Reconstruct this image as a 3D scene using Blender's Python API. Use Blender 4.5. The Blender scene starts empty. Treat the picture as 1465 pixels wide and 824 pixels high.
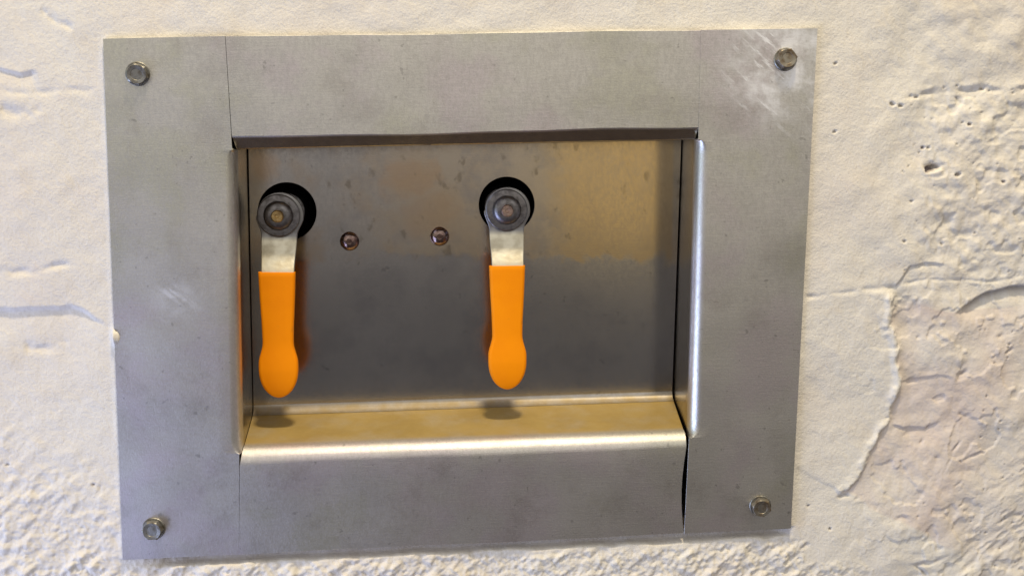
import bpy, bmesh, math
import numpy as np
from mathutils import Matrix, Vector

sc = bpy.context.scene
COL = sc.collection
# Everything is laid out in plate coordinates, metres: x to the right, y up, z out of the wall.
# Blender axes: X = x, Y = -z, Z = y.
def V(x, y, z): return Vector((x, -z, y))

# ------------------------------------------------------------------ helpers
def link(name, me, mat, parent=None):
    o = bpy.data.objects.new(name, me); COL.objects.link(o)
    if mat: me.materials.append(mat)
    if parent: o.parent = parent
    return o
def from_bm(name, bm, mat, parent=None, smooth=35):
    bmesh.ops.recalc_face_normals(bm, faces=bm.faces)
    me = bpy.data.meshes.new(name); bm.to_mesh(me); bm.free()
    if smooth:
        me.polygons.foreach_set('use_smooth', [True]*len(me.polygons))
        me.set_sharp_from_angle(angle=math.radians(smooth))
    return link(name, me, mat, parent)
def copy_tree(o, parent=None):
    c = o.copy(); COL.objects.link(c); c.parent = parent
    for ch in list(o.children): copy_tree(ch, c)
    return c
def empty(name, loc):
    e = bpy.data.objects.new(name, None); COL.objects.link(e)
    e.empty_display_size = .01; e.location = loc
    return e

# ------------------------------------------------------------------ materials
class NT:
    def __init__(s, name):
        s.m = bpy.data.materials.new(name); s.m.use_nodes = True
        s.t = s.m.node_tree; s.n = s.t.nodes; s.l = s.t.links
        s.b = s.n['Principled BSDF']
        s.co = s.n.new('ShaderNodeTexCoord').outputs['Object']
    def noise(s, scale, detail=4, rough=.55, vec=None, dist=0):
        n = s.n.new('ShaderNodeTexNoise'); n.inputs['Scale'].default_value = scale
        n.inputs['Detail'].default_value = detail; n.inputs['Roughness'].default_value = rough
        n.inputs['Distortion'].default_value = dist
        s.l.new(vec or s.co, n.inputs['Vector']); return n.outputs['Fac']
    def mapping(s, scale=(1,1,1), rot=(0,0,0), loc=(0,0,0)):
        n = s.n.new('ShaderNodeMapping'); n.inputs['Scale'].default_value = scale
        n.inputs['Rotation'].default_value = rot; n.inputs['Location'].default_value = loc
        s.l.new(s.co, n.inputs['Vector']); return n.outputs[0]
    def rng(s, x, a, b, c=0, d=1, smooth=True):
        n = s.n.new('ShaderNodeMapRange'); n.interpolation_type = 'SMOOTHSTEP' if smooth else 'LINEAR'
        for k, v in zip(('From Min','From Max','To Min','To Max'), (a,b,c,d)): n.inputs[k].default_value = v
        s.l.new(x, n.inputs['Value']); return n.outputs[0]
    def math(s, op, a, b=None):
        n = s.n.new('ShaderNodeMath'); n.operation = op
        for i, v in enumerate((a, b)):
            if v is None: continue
            if isinstance(v, (int, float)): n.inputs[i].default_value = v
            else: s.l.new(v, n.inputs[i])
        return n.outputs[0]
    def mix(s, f, a, b):
        n = s.n.new('ShaderNodeMix'); n.data_type = 'RGBA'
        for sock, v in ((n.inputs[0], f), (n.inputs[6], a), (n.inputs[7], b)):
            if isinstance(v, (int, float)): sock.default_value = v
            elif isinstance(v, tuple): sock.default_value = (*v, 1)
            else: s.l.new(v, sock)
        return n.outputs[2]
    def sep(s):
        n = s.n.new('ShaderNodeSeparateXYZ'); s.l.new(s.co, n.inputs[0]); return n.outputs
    def bump(s, h, strength, dist, prev=None):
        n = s.n.new('ShaderNodeBump'); n.inputs['Strength'].default_value = strength
        n.inputs['Distance'].default_value = dist; s.l.new(h, n.inputs['Height'])
        if prev: s.l.new(prev, n.inputs['Normal'])
        return n.outputs[0]
    def set(s, **k):
        for key, v in k.items():
            sock = s.b.inputs[key.replace('_', ' ')]
            if isinstance(v, (int, float)): sock.default_value = v
            elif isinstance(v, tuple): sock.default_value = (*v, 1)
            else: s.l.new(v, sock)
        return s.m

def steel(name, base, rough, stain_tint=False, scuff_glare=False, wav=1.0, dust=False, inner=0, start=.003, run=.005, foot=0):
    t = NT(name)
    big = t.noise(22, 3); mid = t.noise(120, 4); fine = t.noise(1500, 2)
    brushed = t.noise(90, 3, .6, t.mapping((1, 1, 14)))
    d = tuple(c*.965 for c in base); l = tuple(min(1, c*1.03) for c in base)
    c = t.mix(t.rng(big, .3, .7), d, l)
    c = t.mix(t.math('MULTIPLY', t.rng(mid, .48, .75), .10), c, (base[0]*.78, base[1]*.75, base[2]*.74))
    if not stain_tint:                   # mauve and olive bloom, greasy smudges
        tn = t.noise(17, 4, .6, t.mapping(loc=(.4, .2, .9)))
        c = t.mix(t.math('MULTIPLY', t.rng(tn, .50, .64), .75), c, (base[0]*1.0, base[1]*.93, base[2]*1.03))
        c = t.mix(t.math('MULTIPLY', t.rng(tn, .48, .36), .55), c, (base[0]*.88, base[1]*.90, base[2]*.76))
        sm = t.noise(38, 5, .7, t.mapping(loc=(1.4, .2, .3)))
        c = t.mix(t.math('MULTIPLY', t.rng(sm, .50, .70), .42), c, (base[0]*.66, base[1]*.63, base[2]*.62))
    grain = t.noise(620, 3, .7, t.mapping((1, 1, .55)))
    c = t.mix(t.math('MULTIPLY', t.rng(grain, .36, .66), .42), c, tuple(x*.66 for x in base))
    c = t.mix(t.math('MULTIPLY', t.rng(fine, .45, .75), .22), c, tuple(min(1, x*1.35) for x in base))
    sp1 = t.noise(260, 2, .5); c = t.mix(t.math('MULTIPLY', t.rng(sp1, .70, .76), .5), c, tuple(x*.45 for x in base))
    r = t.math('ADD', t.rng(big, .25, .75, rough*.96, rough*1.04), t.rng(grain, .3, .7, -.03, .03))
    if stain_tint:                       # browner tone and dark spots on the upper part of the sheet
        x, y, z = t.sep()
        edge = t.math('ADD', z, t.rng(mid, .2, .8, -.004, .004))
        up = t.rng(edge, .012, .019)
        cloud = t.rng(t.noise(30, 4, .6), .42, .66)
        c = t.mix(t.math('MULTIPLY', t.math('MULTIPLY', up, cloud), .45), c, (.50, .36, .22))
        ex = t.math('ADD', x, t.rng(mid, .2, .8, -.006, .006))
        band = t.math('MULTIPLY', t.rng(t.math('ADD', edge, t.math('MULTIPLY', t.math('SUBTRACT', .05, x), -.05)), .012, .0165), t.rng(ex, -.085, -.01))
        c = t.mix(t.math('MULTIPLY', band, .55), c, (.66, .565, .43))
        c = t.mix(t.math('MULTIPLY', t.rng(t.noise(48, 4, .65, t.mapping(loc=(.2, 0, .8))), .44, .66), .45), c, (.36, .355, .38))
        # gold tint painted where the warm room patch reflects, upper right
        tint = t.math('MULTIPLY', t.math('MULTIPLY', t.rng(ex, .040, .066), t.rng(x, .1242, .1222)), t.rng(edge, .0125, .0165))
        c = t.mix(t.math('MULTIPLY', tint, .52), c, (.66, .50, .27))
        def blot(cx, cz, rx, rz):
            q = t.math('ADD', t.math('POWER', t.math('DIVIDE', t.math('SUBTRACT', x, cx), rx), 2), t.math('POWER', t.math('DIVIDE', t.math('SUBTRACT', z, cz), rz), 2))
            return t.rng(t.math('ADD', q, t.rng(mid, .2, .8, -.5, .5)), 1.2, .1)
        rust = t.math('MAXIMUM', t.math('MAXIMUM', blot(-.030, .062, .020, .016), t.math('MULTIPLY', blot(-.018, .042, .020, .018), .7)), t.math('MULTIPLY', blot(-.112, .070, .009, .010), .8))
        c = t.mix(t.math('MULTIPLY', rust, .40), c, (.60, .38, .20))
        spots = t.rng(t.noise(95, 3, .55, t.mapping((1, 1, .7), loc=(.3, 0, .1))), .60, .70)
        c = t.mix(t.math('MULTIPLY', t.math('MULTIPLY', up, spots), .42), c, (.16, .13, .09))
    if scuff_glare:                       # rubbed corner with diagonal scratches, its glare painted in as whiter colour
        x, y, z = t.sep()
        n1 = t.noise(70, 5, .65)
        def spot(cx, cz, rr):
            dx = t.math('SUBTRACT', x, cx); dz = t.math('SUBTRACT', z, cz)
            q = t.math('SQRT', t.math('ADD', t.math('MULTIPLY', dx, dx), t.math('MULTIPLY', dz, dz)))
            return t.rng(q, rr, rr*.15)
        reg = t.math('MAXIMUM', t.math('MULTIPLY', spot(.170, .121, .046), 1.9), t.math('MULTIPLY', spot(-.153, .002, .018), .55))
        rotn = t.n.new('ShaderNodeMapping'); rotn.inputs['Rotation'].default_value = (0, math.radians(-40), 0); t.l.new(t.co, rotn.inputs[0])
        scn = t.n.new('ShaderNodeMapping'); scn.inputs['Scale'].default_value = (.45, 1, 2.2); t.l.new(rotn.outputs[0], scn.inputs[0])
        scr = t.rng(t.noise(120, 4, .65, scn.outputs[0]), .50, .72)
        blot = t.rng(n1, .36, .72)
        f = t.math('MULTIPLY', reg, t.math('MAXIMUM', t.math('MULTIPLY', blot, .70), t.math('MULTIPLY', scr, .85)))
        c = t.mix(f, c, (.97, .97, .99))
        r = t.math('ADD', r, t.math('MULTIPLY', f, .12))
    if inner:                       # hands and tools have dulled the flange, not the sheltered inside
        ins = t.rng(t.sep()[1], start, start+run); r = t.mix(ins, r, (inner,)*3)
        if not dust: c = t.mix(t.math('MULTIPLY', ins, .8), c, t.mix(t.rng(mid, .35, .65), (.40, .35, .26), (.33, .285, .21)))  # shade of the recess put into the colour as a darker olive
    if foot:                        # turned-up foot: rougher; dusty gold in the colour dims its highlight
        r = t.mix(t.rng(t.sep()[2], -.0685, -.0715), r, (foot,)*3); c = t.mix(t.math('MULTIPLY', t.rng(t.sep()[2], -.0660, -.0715), t.rng(mid, .3, .7, .45, .85)), c, (.40, .31, .16))
    metal = 1.0
    if dust:                        # tan dust lying on the ledge, behind the rounded lip
        x, y, z = t.sep()
        f = t.math('MULTIPLY', t.rng(y, .002, .010), t.rng(t.noise(60, 4), .2, .6, .75, 1.0))
        c = t.mix(f, c, t.mix(t.rng(t.noise(40, 5, .65), .35, .68), (.47, .335, .115), (.41, .285, .09)))
        metal = t.math('SUBTRACT', 1.0, t.math('MULTIPLY', f, .55))
        r = t.math('ADD', r, t.math('MULTIPLY', f, .08))
    nb = t.bump(t.noise(9, 2), .10*wav, .02)
    nb = t.bump(brushed, .06*wav, .0006, nb)
    nb = t.bump(fine, .18*wav, .0003, nb)
    return t.set(Base_Color=c, Metallic=metal, Roughness=r, Normal=nb)

M_FLANGE = steel('brushed steel sheet', (.665, .645, .605), .40, scuff_glare=True, inner=.24)
M_TOP = steel('brushed steel top sheet', (.665, .645, .605), .40, scuff_glare=True, inner=.22, start=-.0020, run=.0008)
M_PANEL = steel('spotted tinted steel panel', (.505, .495, .505), .18, stain_tint=True, wav=.18, foot=.72)
M_LEDGE = steel('dusty steel ledge sheet', (.655, .63, .595), .40, dust=True, inner=.56, start=-.0018, run=.002)

def simple_metal(name, base, rough, dirt, sc_=300):
    t = NT(name); n = t.noise(sc_, 4); b = t.noise(sc_*3, 2)
    c = t.mix(t.rng(n, .35, .7), base, dirt)
    return t.set(Base_Color=c, Metallic=1.0, Roughness=t.rng(n, .3, .7, rough*.8, rough*1.25),
                 Normal=t.bump(b, .25, .0004))
M_BOLT = simple_metal('dull zinc bolt', (.34, .335, .31), .48, (.14, .125, .10))
M_RUSTY = simple_metal('rusty bolt', (.31, .285, .235), .52, (.16, .115, .07), 240)
M_SCREW = simple_metal('dark screw metal', (.30, .22, .20), .18, (.16, .10, .09))
M_NUT = simple_metal('grey nut metal', (.25, .24, .25), .40, (.14, .13, .13))
M_BRASS = simple_metal('brass stem', (.62, .44, .20), .34, (.30, .20, .09))
M_PINK = simple_metal('pinkish worn spindle', (.52, .38, .33), .34, (.30, .22, .19))
M_LEVER = simple_metal('pale plated lever steel', (.70, .66, .54), .46, (.62, .565, .43), 160)
nt_ = M_LEVER.node_tree; pb = nt_.nodes['Principled BSDF']      # flat head painted grey for its shade, lamp-facing strip left pale
src = pb.inputs['Base Color'].links[0].from_socket
tcn = nt_.nodes.new('ShaderNodeTexCoord'); sx = nt_.nodes.new('ShaderNodeSeparateXYZ'); nt_.links.new(tcn.outputs['Object'], sx.inputs[0])
mr = nt_.nodes.new('ShaderNodeMapRange'); mr.inputs['From Min'].default_value = -.0016; mr.inputs['From Max'].default_value = -.0026
nt_.links.new(sx.outputs[1], mr.inputs['Value'])
mx = nt_.nodes.new('ShaderNodeMix'); mx.data_type = 'RGBA'; mx.inputs[6].default_value = (.30, .295, .30, 1)
nt_.links.new(mr.outputs[0], mx.inputs[0]); nt_.links.new(src, mx.inputs[7]); nt_.links.new(mx.outputs[2], pb.inputs['Base Color'])
t = NT('black socket'); M_BLACK = t.set(Base_Color=(.012, .011, .013), Roughness=.6)
t = NT('dark valve cavity'); M_CAV = t.set(Base_Color=t.mix(t.noise(120), (.010, .009, .011), (.022, .02, .02)), Roughness=.9)

t = NT('orange vinyl grip')
n = t.noise(260, 4); n2 = t.noise(45, 3)
M_ORANGE = t.set(Base_Color=t.mix(t.math('MULTIPLY', t.rng(t.noise(140, 5, .7), .60, .74), .30), t.mix(t.rng(n2, .3, .7), (1.0, .312, .0015), (.95, .282, .0015)), (.52, .20, .03)),
                 Roughness=t.rng(n, .3, .7, .48, .62), Normal=t.bump(t.noise(900, 2), .15, .0003))
M_ORANGE.node_tree.nodes['Principled BSDF'].inputs['Specular IOR Level'].default_value = .12

t = NT('painted masonry')
a = t.noise(11, 4); b = t.noise(55, 5); f = t.noise(620, 3)
c = t.mix(t.rng(a, .3, .7), (.785, .75, .672), (.75, .70, .625))
c = t.mix(t.math('MULTIPLY', t.rng(b, .52, .74), .40), c, (.70, .61, .47))
c = t.mix(t.math('MULTIPLY', t.rng(f, .45, .72), .30), c, (.62, .57, .50))
s1 = t.noise(26, 5, .65, t.mapping((1, 1, 1), loc=(.7, 0, .3)))
c = t.mix(t.math('MULTIPLY', t.rng(s1, .55, .75), .35), c, (.68, .58, .52))
s2 = t.noise(1500, 2); c = t.mix(t.math('MULTIPLY', t.rng(s2, .5, .8), .30), c, (.50, .46, .42))
g = t.n.new('ShaderNodeAttribute'); g.attribute_name = 'grime_shade'
g2 = t.n.new('ShaderNodeAttribute'); g2.attribute_name = 'bare'
c = t.mix(g2.outputs['Fac'], c, t.mix(t.rng(b, .35, .7), (.71, .615, .555), (.66, .555, .49)))
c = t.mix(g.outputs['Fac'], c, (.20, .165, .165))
nb = t.bump(b, .25, .0012); nb = t.bump(f, .55, .0006, nb); nb = t.bump(s2, .4, .0003, nb)
M_WALL = t.set(Base_Color=c, Roughness=.62, Normal=nb)
M_WALL.node_tree.nodes['Principled BSDF'].inputs['Specular IOR Level'].default_value = .3

# ------------------------------------------------------------------ wall relief
rngs = np.random.default_rng(7)
_tab = rngs.random((512, 512))
def vnoise(x, y, s, seed=0):
    u = x/s + 37.3*seed + 91.7; v = y/s + 17.9*seed + 53.1
    iu = np.floor(u).astype(int); iv = np.floor(v).astype(int)
    fu = u-iu; fv = v-iv
    fu = fu*fu*fu*(fu*(fu*6-15)+10); fv = fv*fv*fv*(fv*(fv*6-15)+10)
    a = _tab[iu % 512, iv % 512]; b = _tab[(iu+1) % 512, iv % 512]
    c = _tab[iu % 512, (iv+1) % 512]; d = _tab[(iu+1) % 512, (iv+1) % 512]
    return (a*(1-fu)+b*fu)*(1-fv) + (c*(1-fu)+d*fu)*fv - .5
def fbm(x, y, s, oct=4, seed=0, gain=.5):
    r = 0; g = 1
    for k in range(oct):
        r = r + g*vnoise(x, y, s/2**k, seed+k*3); g *= gain
    return r
def sstep(v, a, b):
    t_ = np.clip((v-a)/(b-a), 0, 1); return t_*t_*(3-2*t_)
def pdist(X, Y, pts):
    """distance to a polyline, signed side (+ left of its direction) and position along it 0..1"""
    best = np.full(X.shape, 1e9); side = np.zeros(X.shape); par = np.zeros(X.shape)
    L = [math.hypot(b[0]-a[0], b[1]-a[1]) for a, b in zip(pts, pts[1:])]; tot = sum(L); acc = 0
    for (a, b), l in zip(zip(pts, pts[1:]), L):
        dx, dy = b[0]-a[0], b[1]-a[1]
        tt = np.clip(((X-a[0])*dx+(Y-a[1])*dy)/(l*l), 0, 1)
        d = np.hypot(X-a[0]-tt*dx, Y-a[1]-tt*dy)
        cr = dx*(Y-a[1])-dy*(X-a[0])
        m = d < best
        best = np.where(m, d, best); side = np.where(m, np.sign(cr), side); par = np.where(m, (acc+tt*l)/tot, par)
        acc += l
    return best, side, par

PX0, PX1, PY0, PY1 = -.185, .184, -.137, .138          # the plate's outline, roughly
def axis(lo, hi, a, b, step, n_out):
    inner = np.arange(a, b, step)
    g = np.linspace(0, 1, n_out+1)[1:]**2
    return np.concatenate([(a-(a-lo)*g)[::-1], inner, inner[-1]+(hi-inner[-1])*g])
xs = axis(-.60, .70, -.270, .342, .00068, 26); ys = axis(-.46, .48, -.186, .172, .00068, 24)
X, Y = np.meshgrid(xs, ys)
# a wobble so that no drawn line stays ruler-straight
WX = X + .0030*fbm(X, Y, .018, 3, 11); WY = Y + .0030*fbm(X, Y, .018, 3, 23)
H = .0022*fbm(X, Y, .11, 3, 1) + .0010*fbm(X, Y, .030, 3, 2) + .00025*fbm(X, Y, .006, 3, 5)
BRK = fbm(X, Y, .007, 2, 55); G = np.zeros_like(H)                                    # dirt in cracks and pits, plus painted shade at plate, overhang and ridge
def edge_len(par, a=.12): return sstep(par, 0, a)*sstep(1-par, 0, a)
def groove(pts, w, depth, lip=.0, g=.0, ends=.12):
    global H, G
    d, s, p = pdist(WX, WY, pts); e = edge_len(p, ends) if ends else 1
    e = e*np.clip(.75+1.5*BRK, .1, 1.15)
    k = np.exp(-(d/w)**2)*e
    H = H - depth*k + lip*np.exp(-((d-1.7*w)/w)**2)*e*(s > 0)
    G = np.maximum(G, g*k)
def overhang(pts, w, depth, run, g=.0, ends=.15):
    """a broken edge: sharp drop under the line, fading out below over the distance run"""
    global H, G
    d, s, p = pdist(WX, WY, pts); e = edge_len(p, ends)
    sd = -d*s
    k = sstep(sd, -w*.5, w*.5)*np.exp(-np.clip(sd, 0, None)/run)*e
    H = H - depth*k
    G = np.maximum(G, g*np.exp(-((sd-w*.6)/w)**2)*e)
# left side: courses of the masonry showing through the paint
groove([(-.60,.016),(-.2483,.0185),(-.2273,.0188),(-.2018,.0206)], .0017, .0010, ends=.03)
overhang([(-.1875,-.0129),(-.1972,-.0071),(-.2075,-.0014),(-.2288,-.002),(-.2497,-.0005),(-.60,.003)][::-1], .0034, .0022, .012, ends=.04)
groove([(-.2337,-.0219),(-.222,-.0216),(-.2105,-.0206)], .0026, .0010)
overhang([(-.246,.1215),(-.2373,.1205),(-.2256,.1177),(-.2160,.119)], .0022, .0016, .006)
groove([(-.238,.1108),(-.2142,.1082),(-.1865,.1099)], .0016, .0005)
groove([(-.236,.1010),(-.225,.0985),(-.2150,.1000)], .0034, .0009)
groove([(-.213,.152),(-.204,.146),(-.195,.1415)], .0020, .0007)
H -= .0006*sstep(-.0015-Y, 0, .004)*sstep(-.197-X, 0, .012)*np.exp(-np.clip(-Y,0,None)/.05)
# right side: block joint, thick coat of paint with a torn edge, broken arris
groove([(.1852,-.0046),(.2088,-.002),(.2305,.0007),(.2373,.0014)], .0013, .0007, ends=.05)
overhang([(.2290,.0004),(.2373,.0014),(.2439,.0130),(.2511,.0140),(.2660,.0122)], .0012, .0014, .005, g=.10)
groove([(.2373,.0022),(.2524,.0034),(.2846,.0032),(.3108,.0059),(.70,.012)], .0010, .0006, ends=.02)
overhang([(.2700,-.0135),(.2804,-.0081),(.2898,-.0028),(.3010,-.0002),(.345,.0016),(.40,.003)], .0020, .0058, .0075, g=.45, ends=.10)  # shade below this edge also darkened in the wall colour
RIDGE = [(.238,.0005),(.236,-.0056),(.2346,-.019),(.2413,-.0342),(.2424,-.0402),(.2396,-.0581),(.2397,-.0702),(.2329,-.083),(.2238,-.0982),(.2131,-.1176)]
d, s, p = pdist(X+.0042*fbm(X, Y, .014, 4, 31, .6), Y+.0025*fbm(X, Y, .011, 3, 35), RIDGE); e = sstep(p, 0, .06)*sstep(1-p, 0, .02)
sd = d*s                                                # s>0: right-hand side when walking down
brk = np.clip(.85+1.6*fbm(X, Y, .012, 3, 33), .15, 1.3)
H += e*(.0013*brk*np.exp(-((sd+.0016)/.0025)**2) + .0010*sstep(-sd, -.0006, .0010)*np.exp(-np.clip(-sd,0,None)/.020) - .0006*brk*sstep(sd, -.0006, .0010)*np.exp(-np.clip(sd,0,None)/.014))
rgt = sstep(X, .195, .26)
low_r = sstep(-.004-Y+.3*(X-.24), 0, .012)*sstep(X+.6*np.clip(-.07-Y, 0, 1), .200, .212)
BARE = np.clip(e*sstep(sd, -.0004, .0006)*np.exp(-np.clip(sd-.05, 0, None)/.03)*low_r*(.75+.8*fbm(X, Y, .03, 3, 121)), 0, 1)*.90
H += rgt*(.0024*fbm(X, Y, .026, 3, 103) + .0007*np.abs(fbm(X+.3*Y, Y, .012, 3, 107)))
H += rgt*sstep(.0-Y, 0, .03)*.0007*np.maximum(fbm(X, Y, .009, 3, 127, .6), -.05)
flake = fbm(X, Y, .022, 4, 111, .6)                     # patches where a coat has come away
H -= .0006*sstep(flake, .10, .125)*rgt*sstep(.02-Y, 0, .03)
G = np.maximum(G, .22*e*sstep(p,.72,.80)*np.exp(-((sd-.0010)/.0007)**2))  # thin shadow beside the ridge's lower end, painted into the colour
overhang([(.2400,-.0534),(.2591,-.051),(.2721,-.0501)], .0014, .0007, .008)
overhang([(.2380,-.0760),(.2470,-.0800),(.2560,-.0795),(.2600,-.0802),(.2690,-.0776)], .0012, .0013, .006, g=.05)
for pts, w, dep, gg in (
    ([(.2723,-.0542),(.2752,-.0486),(.2808,-.0455)], .0011, .0018, .40),
    ([(.2600,-.0806),(.2640,-.0793),(.2690,-.0774)], .0010, .0018, .50),
    ([(.2470,-.0850),(.2520,-.0826),(.2560,-.0806)], .0012, .0010, .16),
    ([(.2565,-.0905),(.2592,-.0855)], .0008, .0009, .20),
    ([(.2071,-.1186),(.2140,-.1176),(.2170,-.1190)], .0009, .0013, .30),
    ([(.2172,-.1206),(.2215,-.1180)], .0009, .0010, .22),
    ([(.2788,-.1004),(.2800,-.0995)], .0012, .0016, .55),
    ([(.2788,-.1004),(.2861,-.0969),(.2942,-.0935)], .0008, .0014, .32),
    ([(.2500,-.1607),(.2600,-.1592),(.2700,-.1575),(.2780,-.1545)], .0013, .0018, .45),
    ([(.2541,-.1600),(.2590,-.1625),(.2660,-.1690)], .0009, .0013, .30),
    ([(.2413,-.1343),(.2470,-.1325),(.2528,-.1335)], .0010, .0011, .20),
    ([(.2978,-.0295),(.3009,-.0252)], .0009, .0015, .40),
    ([(.3000,-.0388),(.3078,-.0325)], .0008, .0012, .28),
    ([(.2681,-.1079),(.2792,-.0844)], .0007, .0009, .12),
    ([(.2720,-.0960),(.2790,-.0860)], .0007, .0010, .22),
    ([(.2633,-.0975),(.2680,-.0985)], .0009, .0009, .18),
    ([(.2745,-.1160),(.2810,-.1115)], .0007, .0008, .22),
    ([(.3110,-.1330),(.3190,-.1325)], .0011, .0016, .45),
    ([(.1858,-.1490),(.1930,-.1470)], .0011, .0012, .20),
    ([(.2500,-.0985),(.2560,-.0925)], .0006, .0006, .08),
    ([(-.1985,-.1010),(-.1960,-.0930)], .0007, .0010, .25)):
    groove(pts, w, dep*.8, lip=dep*.15, g=gg*1.1, ends=.35)
H += .0009*np.exp(-(((X-.212)/.012)**2+((Y-.058)/.010)**2))     # low swelling of paint
# open-pored zone
por = sstep(WX, .232, .262)*sstep(WY, -.012, .02)*sstep(.118-WY, 0, .018)
low = sstep(WX-.55*(WY+.16), .262, .300)*sstep(-.02-WY, 0, .03)    # diagonal drag marks, lower right
H += por*(.0010*fbm(X, Y, .0060, 3, 41) - .0008*sstep(fbm(X, Y, .0085, 2, 47), .16, .34))
ra = math.radians(38); U = X*math.cos(ra)+Y*math.sin(ra); W_ = -X*math.sin(ra)+Y*math.cos(ra)
drag = vnoise(U/3.2, W_, .0034, 61) + .55*vnoise(U/2.4, W_, .0019, 63)
H += low*(.0012*drag - .0009*sstep(drag, .22, .5))
G = np.maximum(G, low*.30*sstep(-drag, .28, .55))
groove([(.2270,.1020),(.2358,.1050),(.2474,.1057),(.2630,.1064),(.2787,.1071),(.3043,.1092),(.34,.112),(.40,.114)], .0016, .0011, lip=.0003, g=.10)
groove([(.2560,.0700),(.2533,.0672),(.2500,.0655)], .0030, .0013, lip=.0004, g=.12)
pits = [(.2533,.0666,.0028,1),(.2565,.0680,.0026,.6),(.2514,.0647,.0016,1),(.2496,.078,.0012,.8),(.2525,.0780,.0010,.4),(.2738,.0891,.0013,.9),
        (.2674,.0619,.0016,.6),(.2942,.0586,.0011,.9),(.2321,.1006,.0014,.5),(.2360,.0998,.0015,.5),(.2440,.1045,.0012,.5),
        (.1983,.1229,.0011,.45),(.1985,.087,.0012,.3),(.2431,.0477,.0009,.5),(.2613,.0263,.0010,.4),(.2393,.0266,.0011,.35),
        (.2810,.0318,.0008,.5),(.2700,.0900,.0007,.3),(.1911,-.1245,.0008,.7),(-.2450,-.0850,.0010,.4),(-.2010,-.0975,.0009,.8),(.2044,-.1395,.0010,.6)]
q = np.random.default_rng(19)
for _ in range(90):
    pits.append((q.uniform(.236, .335), q.uniform(0, .112), q.uniform(.0003, .0008), q.uniform(.05, .25)))
for _ in range(10):
    xx = q.uniform(.236, .335); pits.append((xx, .1045+.055*(xx-.236)+q.normal(0, .0016), q.uniform(.0006, .0013), q.uniform(.05, .3)))
for _ in range(60):
    pits.append((q.uniform(.285, .335), q.uniform(-.165, -.02), q.uniform(.0004, .0009), q.uniform(.1, .4)))
for px, py, r, gg in pits:
    i0, i1 = np.searchsorted(xs, (px-5*r, px+5*r)); j0, j1 = np.searchsorted(ys, (py-5*r, py+5*r))
    sl = (slice(j0, j1), slice(i0, i1))
    if X[sl].size == 0: continue
    dd = np.hypot(WX[sl]-px, (WY[sl]-py)*1.25)
    k = sstep(dd, r*1.15, r*.5)
    H[sl] -= k*min(.0024, r*1.1); H[sl] += .10*r*np.exp(-((dd-1.7*r)/(.6*r))**2)*(WY[sl] < py)
    G[sl] = np.maximum(G[sl], k*gg)
# gritty, pebble-like paint at the foot and on the lower left
gran = np.maximum(vnoise(U/1.7, W_, .0042, 71), -.12) + .55*np.maximum(vnoise(U/1.5, W_, .0023, 73), -.2) + .25*vnoise(U, W_, .0012, 75)
foot = sstep(-.1415-.014*(X > .19)-WY, 0, .006)*sstep(.245-WX, 0, .05)
left = sstep(-.060-WY-.35*np.clip(WX+.245, 0, .1), 0, .05)*sstep(-.165-WX, -.03, 0)
pat = .45+.55*sstep(fbm(X, Y, .030, 2, 81), -.12, .18)
gran = gran + .30*np.abs(vnoise(X, Y, .0016, 131))
H += .0027*gran*np.maximum(foot, left*pat*1.15)
H += .0004*gran*sstep(-.02-WY, 0, .05)*sstep(-.19-X, 0, .03)
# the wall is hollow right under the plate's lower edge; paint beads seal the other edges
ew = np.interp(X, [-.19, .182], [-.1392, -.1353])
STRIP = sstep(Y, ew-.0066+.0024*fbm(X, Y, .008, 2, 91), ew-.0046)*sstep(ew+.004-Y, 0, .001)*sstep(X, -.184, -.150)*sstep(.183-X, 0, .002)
G = np.maximum(G, .42*STRIP)  # plate's cast shadow deepened by darkening the wall colour under its edge
H -= .0042*sstep(Y, ew-.0066+.0016*fbm(X, Y, .008, 2, 91), ew-.0040)*sstep(X, -.178, -.160)*sstep(.184-X, 0, .012)*sstep(ew+.03-Y, 0, .01)
lx = np.interp(Y, [-.1392, .1355], [-.188, -.1818]); rx = np.interp(Y, [-.1353, .1406], [.1811, .1872]); ty = np.interp(X, [-.182, .187], [.1355, .1406])
inside = (X > lx+.0008) & (X < rx-.0008) & (Y < ty-.0008) & (Y > ew+.0008)
H = np.where(inside, np.minimum(H, -.0012), H)
near = np.hypot(np.maximum(np.maximum(lx-X, X-rx), 0), np.maximum(np.maximum(Y-ty, ew-Y), 0))
belt = (Y > ew) & (near < .004)
bead = np.where(Y > ty, .25, 1.0)
H = np.where(~inside & belt, H*(.35+.65*sstep(near, 0, .004)) + .0006*bead*(1-sstep(near, .0002, .0036))*(.5+1.3*fbm(X, Y, .018, 3, 97)) , H)
H += .0046*np.exp(-(((X+.1842)/.0026)**2+((Y+.0172)/.0048)**2)**1.5)     # blob of paint lapping over the plate edge

ny, nx = X.shape
verts = np.stack([X.ravel(), -H.ravel(), Y.ravel()], 1)
idx = np.arange(nx*ny).reshape(ny, nx)
quads = np.stack([idx[:-1, :-1], idx[:-1, 1:], idx[1:, 1:], idx[1:, :-1]], -1)
cx = (X[:-1, :-1]+X[1:, 1:])/2; cy = (Y[:-1, :-1]+Y[1:, 1:])/2
HX, HY = .150, .1338                                                  # opening in the masonry behind the plate
keep = ~((np.abs(cx) < HX) & (np.abs(cy) < HY))
quads = quads[keep].reshape(-1, 4)
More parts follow.
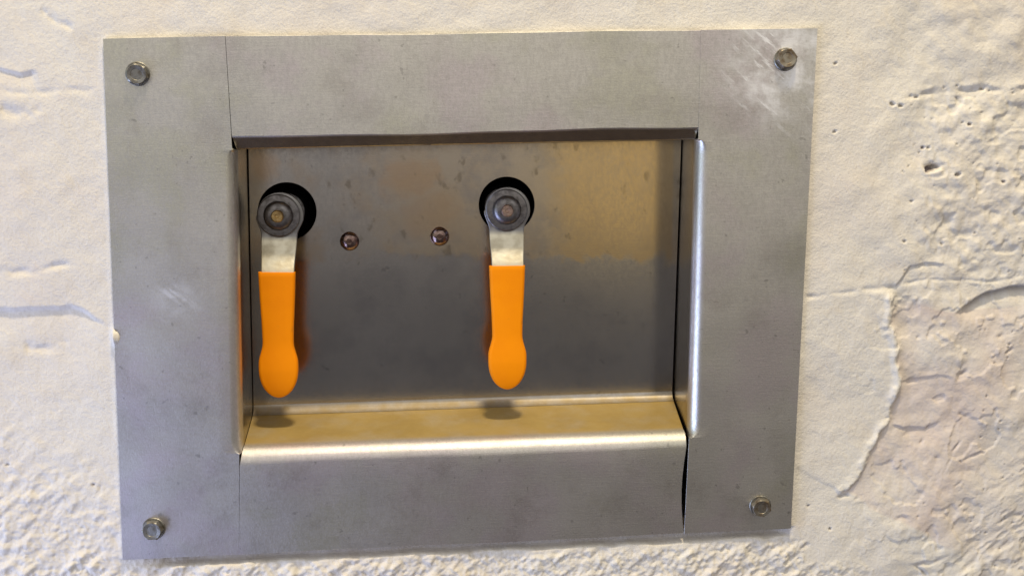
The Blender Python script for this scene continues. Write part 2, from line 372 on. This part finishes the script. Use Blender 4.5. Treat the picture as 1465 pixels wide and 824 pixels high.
# niche behind the plate: four sides and a back, joined to the same wall
base = len(verts); D = .125
nv = []; nq = []
def nquad(a, b, c, d_):
    k = base+len(nv); nv.extend([a, b, c, d_]); nq.append([k, k+1, k+2, k+3])
hx, hy = HX+.0012, HY+.0012
F = [(-hx, .0035, -hy), (hx, .0035, -hy), (hx, .0035, hy), (-hx, .0035, hy)]; B = [(a, D, c) for a, _, c in F]
for i in range(4): nquad(F[i], F[(i+1) % 4], B[(i+1) % 4], B[i])
nquad(*B)
verts = np.concatenate([verts, np.array(nv)]); quads = np.concatenate([quads, np.array(nq)])
me = bpy.data.meshes.new('wall')
me.vertices.add(len(verts)); me.vertices.foreach_set('co', verts.astype(np.float32).ravel())
me.loops.add(len(quads)*4); me.loops.foreach_set('vertex_index', quads.astype(np.int32).ravel())
me.polygons.add(len(quads)); me.polygons.foreach_set('loop_start', np.arange(0, len(quads)*4, 4, dtype=np.int32))
me.polygons.foreach_set('use_smooth', np.ones(len(quads), bool))
me.update(calc_edges=True)
at = me.attributes.new('grime_shade', 'FLOAT', 'POINT')
gv = np.concatenate([np.clip(G, 0, 1).ravel(), np.full(len(nv), .9)])  # niche darkness put into its colour, so the sheet gap reads black
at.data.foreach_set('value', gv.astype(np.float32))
at = me.attributes.new('bare', 'FLOAT', 'POINT')
at.data.foreach_set('value', np.concatenate([np.clip(BARE, 0, 1).ravel(), np.zeros(len(nv))]).astype(np.float32))
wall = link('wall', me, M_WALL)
wall['kind'] = 'structure'
wall['label'] = 'rough cream painted masonry wall around the steel box'

# ------------------------------------------------------------------ recessed box
box = empty('valve_box', V(0, 0, 0))
box['label'] = 'recessed stainless steel valve box with wide flange bolted to the painted wall'
box['category'] = 'valve box'
ZF, DEP, R = .0022, .052, .0062
OUT = dict(tl=(-.1818,.1355), tr=(.1872,.1406), br=(.1811,-.1353), bl=(-.188,-.1392))
def lerp(a, b, t_): return tuple(a[i]+(b[i]-a[i])*t_ for i in range(len(a)))
def solid(o, th=.0014):
    md = o.modifiers.new('thickness', 'SOLIDIFY'); md.thickness = th; md.offset = -1
    bv = o.modifiers.new('edge', 'BEVEL'); bv.width = .00012; bv.segments = 1; bv.limit_method = 'ANGLE'; bv.angle_limit = math.radians(50)
    sp_ = o.modifiers.new('split', 'EDGE_SPLIT'); sp_.split_angle = math.radians(30)
    for p_ in o.data.polygons: p_.use_smooth = True
    return o
def loft(bm, rows):
    prev = None
    for r in rows:
        cur = [bm.verts.new(V(*p_)) for p_ in r]
        if prev:
            for i in range(len(r)-1): bm.faces.new((prev[i], prev[i+1], cur[i+1], cur[i]))
        prev = cur
def bend(tx, ax, bx, sgn):
    """profile from the flange (tangent at tx) round a bend of radius R to the wall running back from ax to bx"""
    pts = []
    for k in range(1, 9):
        a_ = math.pi/2*k/8
        pts.append((tx+(ax-tx)*math.sin(a_), ZF-.0075*(1-math.cos(a_))))
    for k in range(1, 5): pts.append((ax+(bx-ax)*k/4, (ZF-.0075)+(-DEP-.001-(ZF-.0075))*k/4))
    return pts
def sheet(bm_faces_fn, name, mat=M_FLANGE):
    bm = bmesh.new(); bm_faces_fn(bm)
    bmesh.ops.remove_doubles(bm, verts=bm.verts, dist=1e-6)
    bmesh.ops.recalc_face_normals(bm, faces=bm.faces)
    # make the front of the sheet face the room
    s_ = sum(f_.normal.y*f_.calc_area() for f_ in bm.faces if abs(f_.normal.y) > .9)
    if s_ > 0: bmesh.ops.reverse_faces(bm, faces=bm.faces)
    me_ = bpy.data.meshes.new(name); bm.to_mesh(me_); bm.free()
    return solid(link(name, me_, mat, box))
# the two upright side sheets: (outer top, outer bottom), seam x at outer top / opening top / opening bottom / outer bottom
def side(o_t, o_b, s_ot, s_t, s_b, s_ob, yt, yb, tan_t, tan_b, wall_t, wall_b, back_t, back_b):
    def build(bm):
        def outer_at(y): return lerp(o_t, o_b, (o_t[1]-y)/(o_t[1]-o_b[1]))[0]
        def tan_at(y):                  # the lip is rounded off in plan at both ends
            g_ = (yt-y)/(yt-yb); tn = tan_t+(tan_b-tan_t)*g_; en = s_t+(s_b-s_t)*g_
            u_ = min(1, min(g_, 1-g_)/.055)
            return en+(tn-en)*math.sqrt(max(0, 1-(1-u_)**2))
        def flange(ya, y_in):           # outer edge to the line where the lip starts to turn
            xo, xt = outer_at(ya), tan_at(y_in)
            return [(xo+(xt-xo)*k/9, ya+(y_in-ya)*k/9, ZF) for k in range(10)]
        m = 8
        for ya, (xa, ea), yb_, (xb, eb) in ((o_t[1], s_ot, yt, (s_t, yt)), (yb, (s_b, yb), o_b[1], s_ob)):
            rr_ = []
            for k in range(m+1):
                yo, ye, xe = ya+(yb_-ya)*k/m, ea+(eb-ea)*k/m, xa+(xb-xa)*k/m
                xo = outer_at(yo); rr_.append([(xo+(xe-xo)*j/9, yo+(ye-yo)*j/9, ZF) for j in range(10)])
            loft(bm, rr_)
        rows = []
        for f_ in [0, .004, .012, .025, .04, .055]+[.055+.89*k/16 for k in range(1, 17)]+[.96, .975, .988, .996, 1]:
            y = yt+(yb-yt)*f_
            tx = tan_at(y); ax = wall_t+(wall_b-wall_t)*f_; bx = back_t+(back_b-back_t)*f_
            rows.append(flange(y, y)+[(px, y, pz) for px, pz in bend(tx, ax, bx, 1)])
        loft(bm, rows)
    return build
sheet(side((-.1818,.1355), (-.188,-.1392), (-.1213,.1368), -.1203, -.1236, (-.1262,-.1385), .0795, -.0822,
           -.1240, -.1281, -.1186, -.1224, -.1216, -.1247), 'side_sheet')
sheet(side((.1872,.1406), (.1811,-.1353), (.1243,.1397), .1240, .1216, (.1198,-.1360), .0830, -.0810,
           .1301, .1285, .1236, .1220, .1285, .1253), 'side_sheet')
# the top sheet: flange, rounded lip and soffit
def cross(tl, tr, e_l, e_r, tan_l, tan_r, w_l, w_r, b_l, b_r, up, stop=0.0, rad=R, cham=0.0, bow=0.0):
    def build(bm):
        n = 24; rows = []
        for k in range(n+1):
            f_ = k/n
            o = lerp(tl, tr, f_); e = lerp(e_l, e_r, f_)               # outer edge, lip tangent line
            wl = lerp(w_l, w_r, f_); bl_ = lerp(b_l, b_r, f_)
            wob = .00035*math.sin(9*f_+up)+.0002*math.sin(23*f_+2*up); e = (e[0], e[1]+wob); o = (o[0], o[1]+.6*wob)
            r = [(o[0]+(e[0]-o[0])*j/6, o[1]+(e[1]-o[1])*j/6, ZF) for j in range(7)]
            if bow: r = [(p_[0]-bow*math.sin(math.pi*j/6)*(f_ > .999), p_[1], p_[2]) for j, p_ in enumerate(r)]
            for j in range(1, 11):
                a_ = math.pi/2*j/10                     # rounded lip, pressed partly flat where cham > 0
                u1 = math.sin(a_)*(1-cham)+cham*j/10; u2 = (1-math.cos(a_))*(1-cham)+cham*j/10
                r.append((e[0]+(wl[0]-e[0])*u1, e[1]+(wl[1]-e[1])*u1, ZF-rad*u2))
            for j in range(1, 6):
                g_ = j/5; r.append((wl[0]+(bl_[0]-wl[0])*g_, wl[1]+(bl_[1]-wl[1])*g_, (ZF-rad)+(-DEP+stop-(ZF-rad))*g_))
            rows.append(r)
        loft(bm, rows)
    return build
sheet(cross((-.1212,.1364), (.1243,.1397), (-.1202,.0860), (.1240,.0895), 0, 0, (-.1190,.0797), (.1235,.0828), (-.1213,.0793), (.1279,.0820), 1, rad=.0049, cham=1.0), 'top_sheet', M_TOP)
# the bottom sheet: flange, rounded lip and ledge; its right end stands off from the side sheet and leaves a gap
sheet(cross((-.1262,-.1385), (.1194,-.1360), (-.1237,-.0885), (.1202,-.0868), 0, 0, (-.1222,-.0798), (.1204,-.0781), (-.1240,-.0743), (.1243,-.0723), -1, stop=.0046, rad=.0085, bow=.0019), 'bottom_sheet', M_LEDGE)

# back panel: flat sheet with two round valve holes, turned forward at the foot in a small fillet
HOLES = [(-.1004,.0437,.0166), (.0254,.0458,.0163)]
bm = bmesh.new()
FR = .0050
def foot_y(x): return -.0742+(x+.1245)*(.0020/.2495)
co = [(-.1207,.0812), (.1277,.0836), (.1244, foot_y(.1244)+FR), (-.1240, foot_y(-.1240)+FR)]
outer = []
segs = [24, 12, 24, 12]
for i in range(4):
    for k in range(segs[i]): outer.append(lerp(co[i], co[(i+1) % 4], k/segs[i]))
def loop(pts, z):
    vs = [bm.verts.new(V(p_[0], p_[1], z)) for p_ in pts]
    es = [bm.edges.new((vs[i], vs[(i+1) % len(vs)])) for i in range(len(vs))]
    return vs, es
ov, oe = loop(outer, -DEP); es = list(oe); hvs = []
for hx_, hy_, hr in HOLES:
    hv, he = loop([(hx_+hr*math.cos(a_), hy_+hr*math.sin(a_)) for a_ in np.linspace(0, 2*math.pi, 64, endpoint=False)], -DEP)
    es += he; hvs.append(hv)
bmesh.ops.triangle_fill(bm, use_beauty=True, use_dissolve=False, edges=es)
for hv in hvs:                                         # thickness of the hole edge
    ring = [bm.verts.new(v.co+Vector((0, .002, 0))) for v in hv]
    for i in range(len(hv)): bm.faces.new((hv[i], hv[(i+1) % len(hv)], ring[(i+1) % len(hv)], ring[i]))
bmesh.ops.remove_doubles(bm, verts=bm.verts, dist=1e-7)
rows = []
for k in range(25):
    x = co[3][0]+(co[2][0]-co[3][0])*k/24; y0 = foot_y(x)
    rows.append([(x, y0+FR*(1-math.sin(a_)), -DEP+FR*(1-math.cos(a_))) for a_ in np.linspace(0, math.pi/2, 9)])
loft(bm, rows)
bmesh.ops.recalc_face_normals(bm, faces=bm.faces)
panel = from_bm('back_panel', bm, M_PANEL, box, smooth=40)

# dark sleeves behind the holes
for hx_, hy_, hr in HOLES:
    bm = bmesh.new(); rr = hr+.003
    rings = []
    for z, r in ((-DEP-.0022, hr-.0002), (-DEP-.0022, rr), (-DEP-.055, rr), (-DEP-.055, .0001)):
        rings.append([bm.verts.new(V(hx_+r*math.cos(a_), hy_+r*math.sin(a_), z)) for a_ in np.linspace(0, 2*math.pi, 40, endpoint=False)])
    for a_, b_ in zip(rings, rings[1:]):
        for i in range(40): bm.faces.new((a_[i], a_[(i+1) % 40], b_[(i+1) % 40], b_[i]))
    from_bm('sleeve', bm, M_CAV, box)

# turned solids -------------------------------------------------------------
def lathe(bm, prof, n=40, cx_=0, cy_=0, cap0=True, cap1=True, poly=None, phase=0):
    """prof: (radius, z) pairs, outward z; poly = corner count for prismatic rings given as ('hex', r, z)"""
    rings = []
    for p_ in prof:
        if p_[0] == 'hex':
            _, r, z = p_; pts = []
            for i in range(n):
                a_ = 2*math.pi*i/n; loc = (a_ % (math.pi/3))-math.pi/6
                q_ = r*math.cos(math.pi/6)/math.cos(loc)
                pts.append((q_*math.cos(a_+phase), q_*math.sin(a_+phase)))
        else:
            r, z = p_; pts = [(r*math.cos(2*math.pi*i/n+phase), r*math.sin(2*math.pi*i/n+phase)) for i in range(n)]
        rings.append([bm.verts.new(V(cx_+a_, cy_+b_, z)) for a_, b_ in pts])
    for a_, b_ in zip(rings, rings[1:]):
        for i in range(n): bm.faces.new((a_[i], a_[(i+1) % n], b_[(i+1) % n], b_[i]))
    if cap0: bm.faces.new(rings[0])
    if cap1: bm.faces.new(rings[-1])

# four hexagon bolts with washers
def make_bolt():
    bm = bmesh.new()
    lathe(bm, [('hex', .0056, .0008), ('hex', .0056, .0040), ('hex', .0053, .0046), (.0046, .0049), (.0030, .0047), (.0028, .0045)], n=48)
    b_ = from_bm('bolt', bm, M_BOLT, box, smooth=25)
    bm = bmesh.new(); lathe(bm, [(.0061, -.0002), (.0061, .0006), (.0058, .0009), (.0030, .0009)], n=48)
    from_bm('washer', bm, M_BOLT, b_, smooth=30)
    return b_
bolt = make_bolt()
for i, (x, y, a_, tx, tz) in enumerate(((-.1656,.1180,20,5,7), (.1701,.1245,-8,-4,-3), (-.1706,-.1220,2,0,0), (.1629,-.1210,14,4,-4))):
    b_ = bolt if i == 0 else copy_tree(bolt, box)
    if i in (1, 3):                                     # the two right-hand bolts have browned
        b_.data = b_.data.copy(); b_.data.materials[0] = M_RUSTY
    b_.location = V(x, y, ZF); b_.rotation_euler = (math.radians(tx), math.radians(a_), math.radians(tz))
# two button-head screws on the back panel
def make_screw():
    bm = bmesh.new()
    prof = [(.0056, 0)]+[(.0056*math.cos(a_), .0036*math.sin(a_)) for a_ in np.linspace(.12, 1.12, 8)]
    prof += [('hex', .0019, .0034), ('hex', .0018, .0012)]
    lathe(bm, prof, n=48)
    return from_bm('screw', bm, M_SCREW, box, smooth=40)
screw = make_screw()
for i, (x, y, a_) in enumerate(((-.0656,.0262,10), (-.0138,.0282,35))):
    s_ = screw if i == 0 else copy_tree(screw, box)
    s_.location = V(x, y, -DEP+.0002); s_.rotation_euler = (0, math.radians(a_), 0)

# ------------------------------------------------------------------ ball valves
def make_valve():
    t_ = empty('ball_valve', V(0, 0, 0))                # origin: the spindle axis at the lever plane
    # body and bonnet deep in the hole (z = 0 is the lever's head; the panel lies 21 mm behind it)
    bm = bmesh.new(); lathe(bm, [(.0118, -.060), (.0118, -.034), (.0105, -.031), (.0080, -.030), (.0080, -.018), ('hex', .0085, -.017), ('hex', .0085, -.0022), (.004, -.002)], n=48)
    from_bm('valve_body', bm, M_NUT, t_, smooth=35)
    # lever: flat head, cranked outward, then straight into the grip
    def zc(s): # outward offset along the lever, s measured downward from the spindle
        u_ = min(max((s-.0105)/.0205, 0), 1)
        return .0090*(u_*u_*(3-2*u_)*.35+u_*.65)
    def half(s):
        if s < -.0001: return math.sqrt(max(1e-8, .0126**2-s*s))
        return .0126-.0028*float(sstep(np.array(s), .001, .011))-.0009*float(sstep(np.array(s), .011, .031))
    def strip(name, prof, th, mat, parent, zoff=0, round_=.0008):
        """prof: list of (s, left, right, z) down the strip; a slab of thickness th with softened edges"""
        bm_ = bmesh.new(); rings = []
        for s, l, r, z, tk in prof:
            ring = []
            w = (r-l)/2; c_ = (r+l)/2; k_ = min(round_, w*.6, tk*.49)
            for ex, ez in ((-1, -1), (1, -1), (1, 1), (-1, 1)):
                for a_ in np.linspace(0, math.pi/2, 5):
                    a0 = {(-1,-1): math.pi, (1,-1): 1.5*math.pi, (1,1): 0, (-1,1): .5*math.pi}[(ex, ez)]
                    ring.append(bm_.verts.new(V(c_+ex*(w-k_)+k_*math.cos(a0+a_), -s, zoff+z+ez*(tk/2-k_)+k_*math.sin(a0+a_))))
            rings.append(ring)
        for a_, b_ in zip(rings, rings[1:]):
            for i in range(20): bm_.faces.new((a_[i], a_[(i+1) % 20], b_[(i+1) % 20], b_[i]))
        bm_.faces.new(rings[0]); bm_.faces.new(rings[-1])
        return from_bm(name, bm_, mat, parent, smooth=40)
    prof = []
    for s in list(-.0126*np.cos(np.linspace(.12, math.pi/2, 12))) + list(np.linspace(.001, .040, 28)):
        h = half(s); prof.append((s, -h+.0006*(s < 0), h+.0008*float(sstep(np.array(.012-s), 0, .010)), zc(s), .0026))
    lever = strip('lever', prof, .0026, M_LEVER, t_, round_=.0005)
    # grip: parallel-sided dip-moulded sleeve swelling to a rounded paddle end
    gp = []
    S = np.concatenate([np.linspace(.0305, .0845, 44), .0845+(.1008-.0845)*np.sin(np.linspace(.06, math.pi/2, 22))])
    for s in S:
        w = np.interp(s, [.0305, .045, .060, .069, .0735], [.01005, .0095, .0087, .00845, .0086])
        w += (.01075-.0086)*float(sstep(np.array(s), .0705, .0815))
        tk = np.interp(s, [.0305, .0312, .07, .085, .1026], [.0052, .0058, .0056, .0062, .0048])
        if s > .0845:
            q_ = (s-.0845)/(.1008-.0845); e_ = math.sqrt(max(0, 1-q_**2.15)); w = .01075*max(e_, .03); tk = tk*max(.35, e_**.45)
        gp.append((s, -w-.0004, w-.0004, .0085+.0012, tk))
    grip = strip('grip', gp, .006, M_ORANGE, lever, round_=.0019)
    bvc = Vector((0, 0, 0))
    # washer, nut and spindle over the head
    bm = bmesh.new(); lathe(bm, [(.0117, .0011), (.0117, .0030), (.0112, .0034), (.0086, .0036), (.0060, .0036)], n=48)
    from_bm('washer', bm, M_NUT, t_, smooth=30)
    bm = bmesh.new(); lathe(bm, [(.0082, .0034), (.0080, .0042), (.0076, .0052), (.0068, .0061), (.0056, .0067), (.0044, .0069), (.0034, .0069)], n=48)
    from_bm('nut', bm, M_NUT, t_, smooth=25)
    bm = bmesh.new(); lathe(bm, [(.0034, .0020), (.0034, .0086), (.0029, .0092), (.0012, .0092), (.0009, .0086)], n=32)
    from_bm('spindle', bm, M_BRASS, t_, smooth=30)
    return t_
v1 = make_valve()
v1.location = V(-.1024, .0430, -DEP+.0195); v1.rotation_euler = (0, math.radians(1.2), 0)
v1['label'] = 'ball valve with orange lever grip beside the left recess wall, yellow brass spindle'
v1['category'] = 'ball valve'; v1['group'] = 'ball valves in the recess'
v2 = copy_tree(v1)
v2.location = V(.0237, .0444, -DEP+.0195); v2.rotation_euler = (0, math.radians(.3), 0)
v2['label'] = 'ball valve with orange lever grip near the recess middle, right of both screws'

for ch in v2.children:                                  # its spindle is pinkish steel, not yellow brass
    if ch.name.startswith('spindle'):
        ch.data = ch.data.copy(); ch.data.materials[0] = M_PINK

# ------------------------------------------------------------------ light
w = bpy.data.worlds.new('World'); sc.world = w; w.use_nodes = True
nt = w.node_tree; N = nt.nodes; L = nt.links
bg = N['Background']
tc = N.new('ShaderNodeTexCoord'); sp = N.new('ShaderNodeSeparateXYZ'); L.new(tc.outputs['Generated'], sp.inputs[0])
def wr(x, a, b):
    n = N.new('ShaderNodeMapRange'); n.interpolation_type = 'SMOOTHSTEP'
    n.inputs['From Min'].default_value = a; n.inputs['From Max'].default_value = b
    L.new(x, n.inputs['Value']); return n.outputs[0]
def wm(op, a, b):
    n = N.new('ShaderNodeMath'); n.operation = op
    for i, v in enumerate((a, b)):
        if isinstance(v, (int, float)): n.inputs[i].default_value = v
        else: L.new(v, n.inputs[i])
    return n.outputs[0]
def wmix(f, a, b):
    n = N.new('ShaderNodeMix'); n.data_type = 'RGBA'
    for sock, v in ((n.inputs[0], f), (n.inputs[6], a), (n.inputs[7], b)):
        if isinstance(v, (int, float)): sock.default_value = v
        elif isinstance(v, tuple): sock.default_value = (*v, 1)
        else: L.new(v, sock)
    return n.outputs[2]
gx, gy, gz = sp.outputs
c = wmix(wr(gz, -.135, -.085), (.160, .150, .145), (.40, .355, .31))          # darker floor, warmer walls of the room
c = wmix(wr(gz, -.03, .11), c, (1.18, 1.12, 1.02))                             # pale ceiling
c = wmix(wm('MULTIPLY', wr(gz, -.40, -.75), 1.0), c, (.12, .09, .08))
c = wmix(wm('MULTIPLY', wr(gx, -.70, -.90), wr(gz, .6, .1)), c, (.70, .84, .62))   # cool daylight from the left
c = wmix(wm('MULTIPLY', wr(gx, .45, .8), wr(gz, .6, .1)), c, (.34, .30, .28))
patch = wm('MULTIPLY', wm('MULTIPLY', wr(gx, .105, .135), wr(gx, .245, .235)), wm('MULTIPLY', wr(gz, -.115, -.105), wr(gz, .06, .03)))
c = wmix(wm('MULTIPLY', patch, .9), c, (1.0, .76, .36))                     # warm patch added for the panel's gold reflection
L.new(c, bg.inputs['Color']); bg.inputs['Strength'].default_value = .74

def area(name, loc, target, size, power, color):
    ld = bpy.data.lights.new(name, 'AREA'); ld.shape = 'DISK'; ld.size = size; ld.energy = power; ld.color = color
    o = bpy.data.objects.new(name, ld); COL.objects.link(o); o.location = loc
    o.rotation_euler = (target-loc).to_track_quat('-Z', 'Y').to_euler()
    return o
area('ceiling_lamp', V(.10, 1.25, .46), V(0, 0, 0), .13, 15.5, (1, .84, .58))
area('side_window', V(-.84, -.48, .36), V(-.30, -.14, 0), .9, 9, (.49, .59, 1))

# ------------------------------------------------------------------ camera
cam = bpy.data.cameras.new('camera'); co_ = bpy.data.objects.new('camera', cam); COL.objects.link(co_)
Rm = Matrix(((.9968583103, -.0075155612, .0788481168), (.0186160628, .9898330322, -.1410106753), (-.0769866961, .1420355050, .9868631941)))
ax = Rm.transposed()
mw = Matrix.Identity(4)
for j in range(3):
    v = V(ax[0][j], ax[1][j], ax[2][j])
    for i in range(3): mw[i][j] = v[i]
mw.translation = V(-.0203474674, .0864913250, .5689615552)
co_.matrix_world = mw
cam.sensor_width = 36; cam.lens = 1533.7129/1465*36; cam.clip_start = .01; cam.clip_end = 50
sc.camera = co_
sc.view_settings.view_transform = 'Standard'; sc.view_settings.look = 'None'
sc.view_settings.exposure = 0; sc.view_settings.gamma = 1
sc.render.filter_size = 1.9
sc.cycles.use_denoising = True
sc.cycles.max_bounces = 10; sc.cycles.glossy_bounces = 6
sc.cycles.sample_clamp_indirect = 4
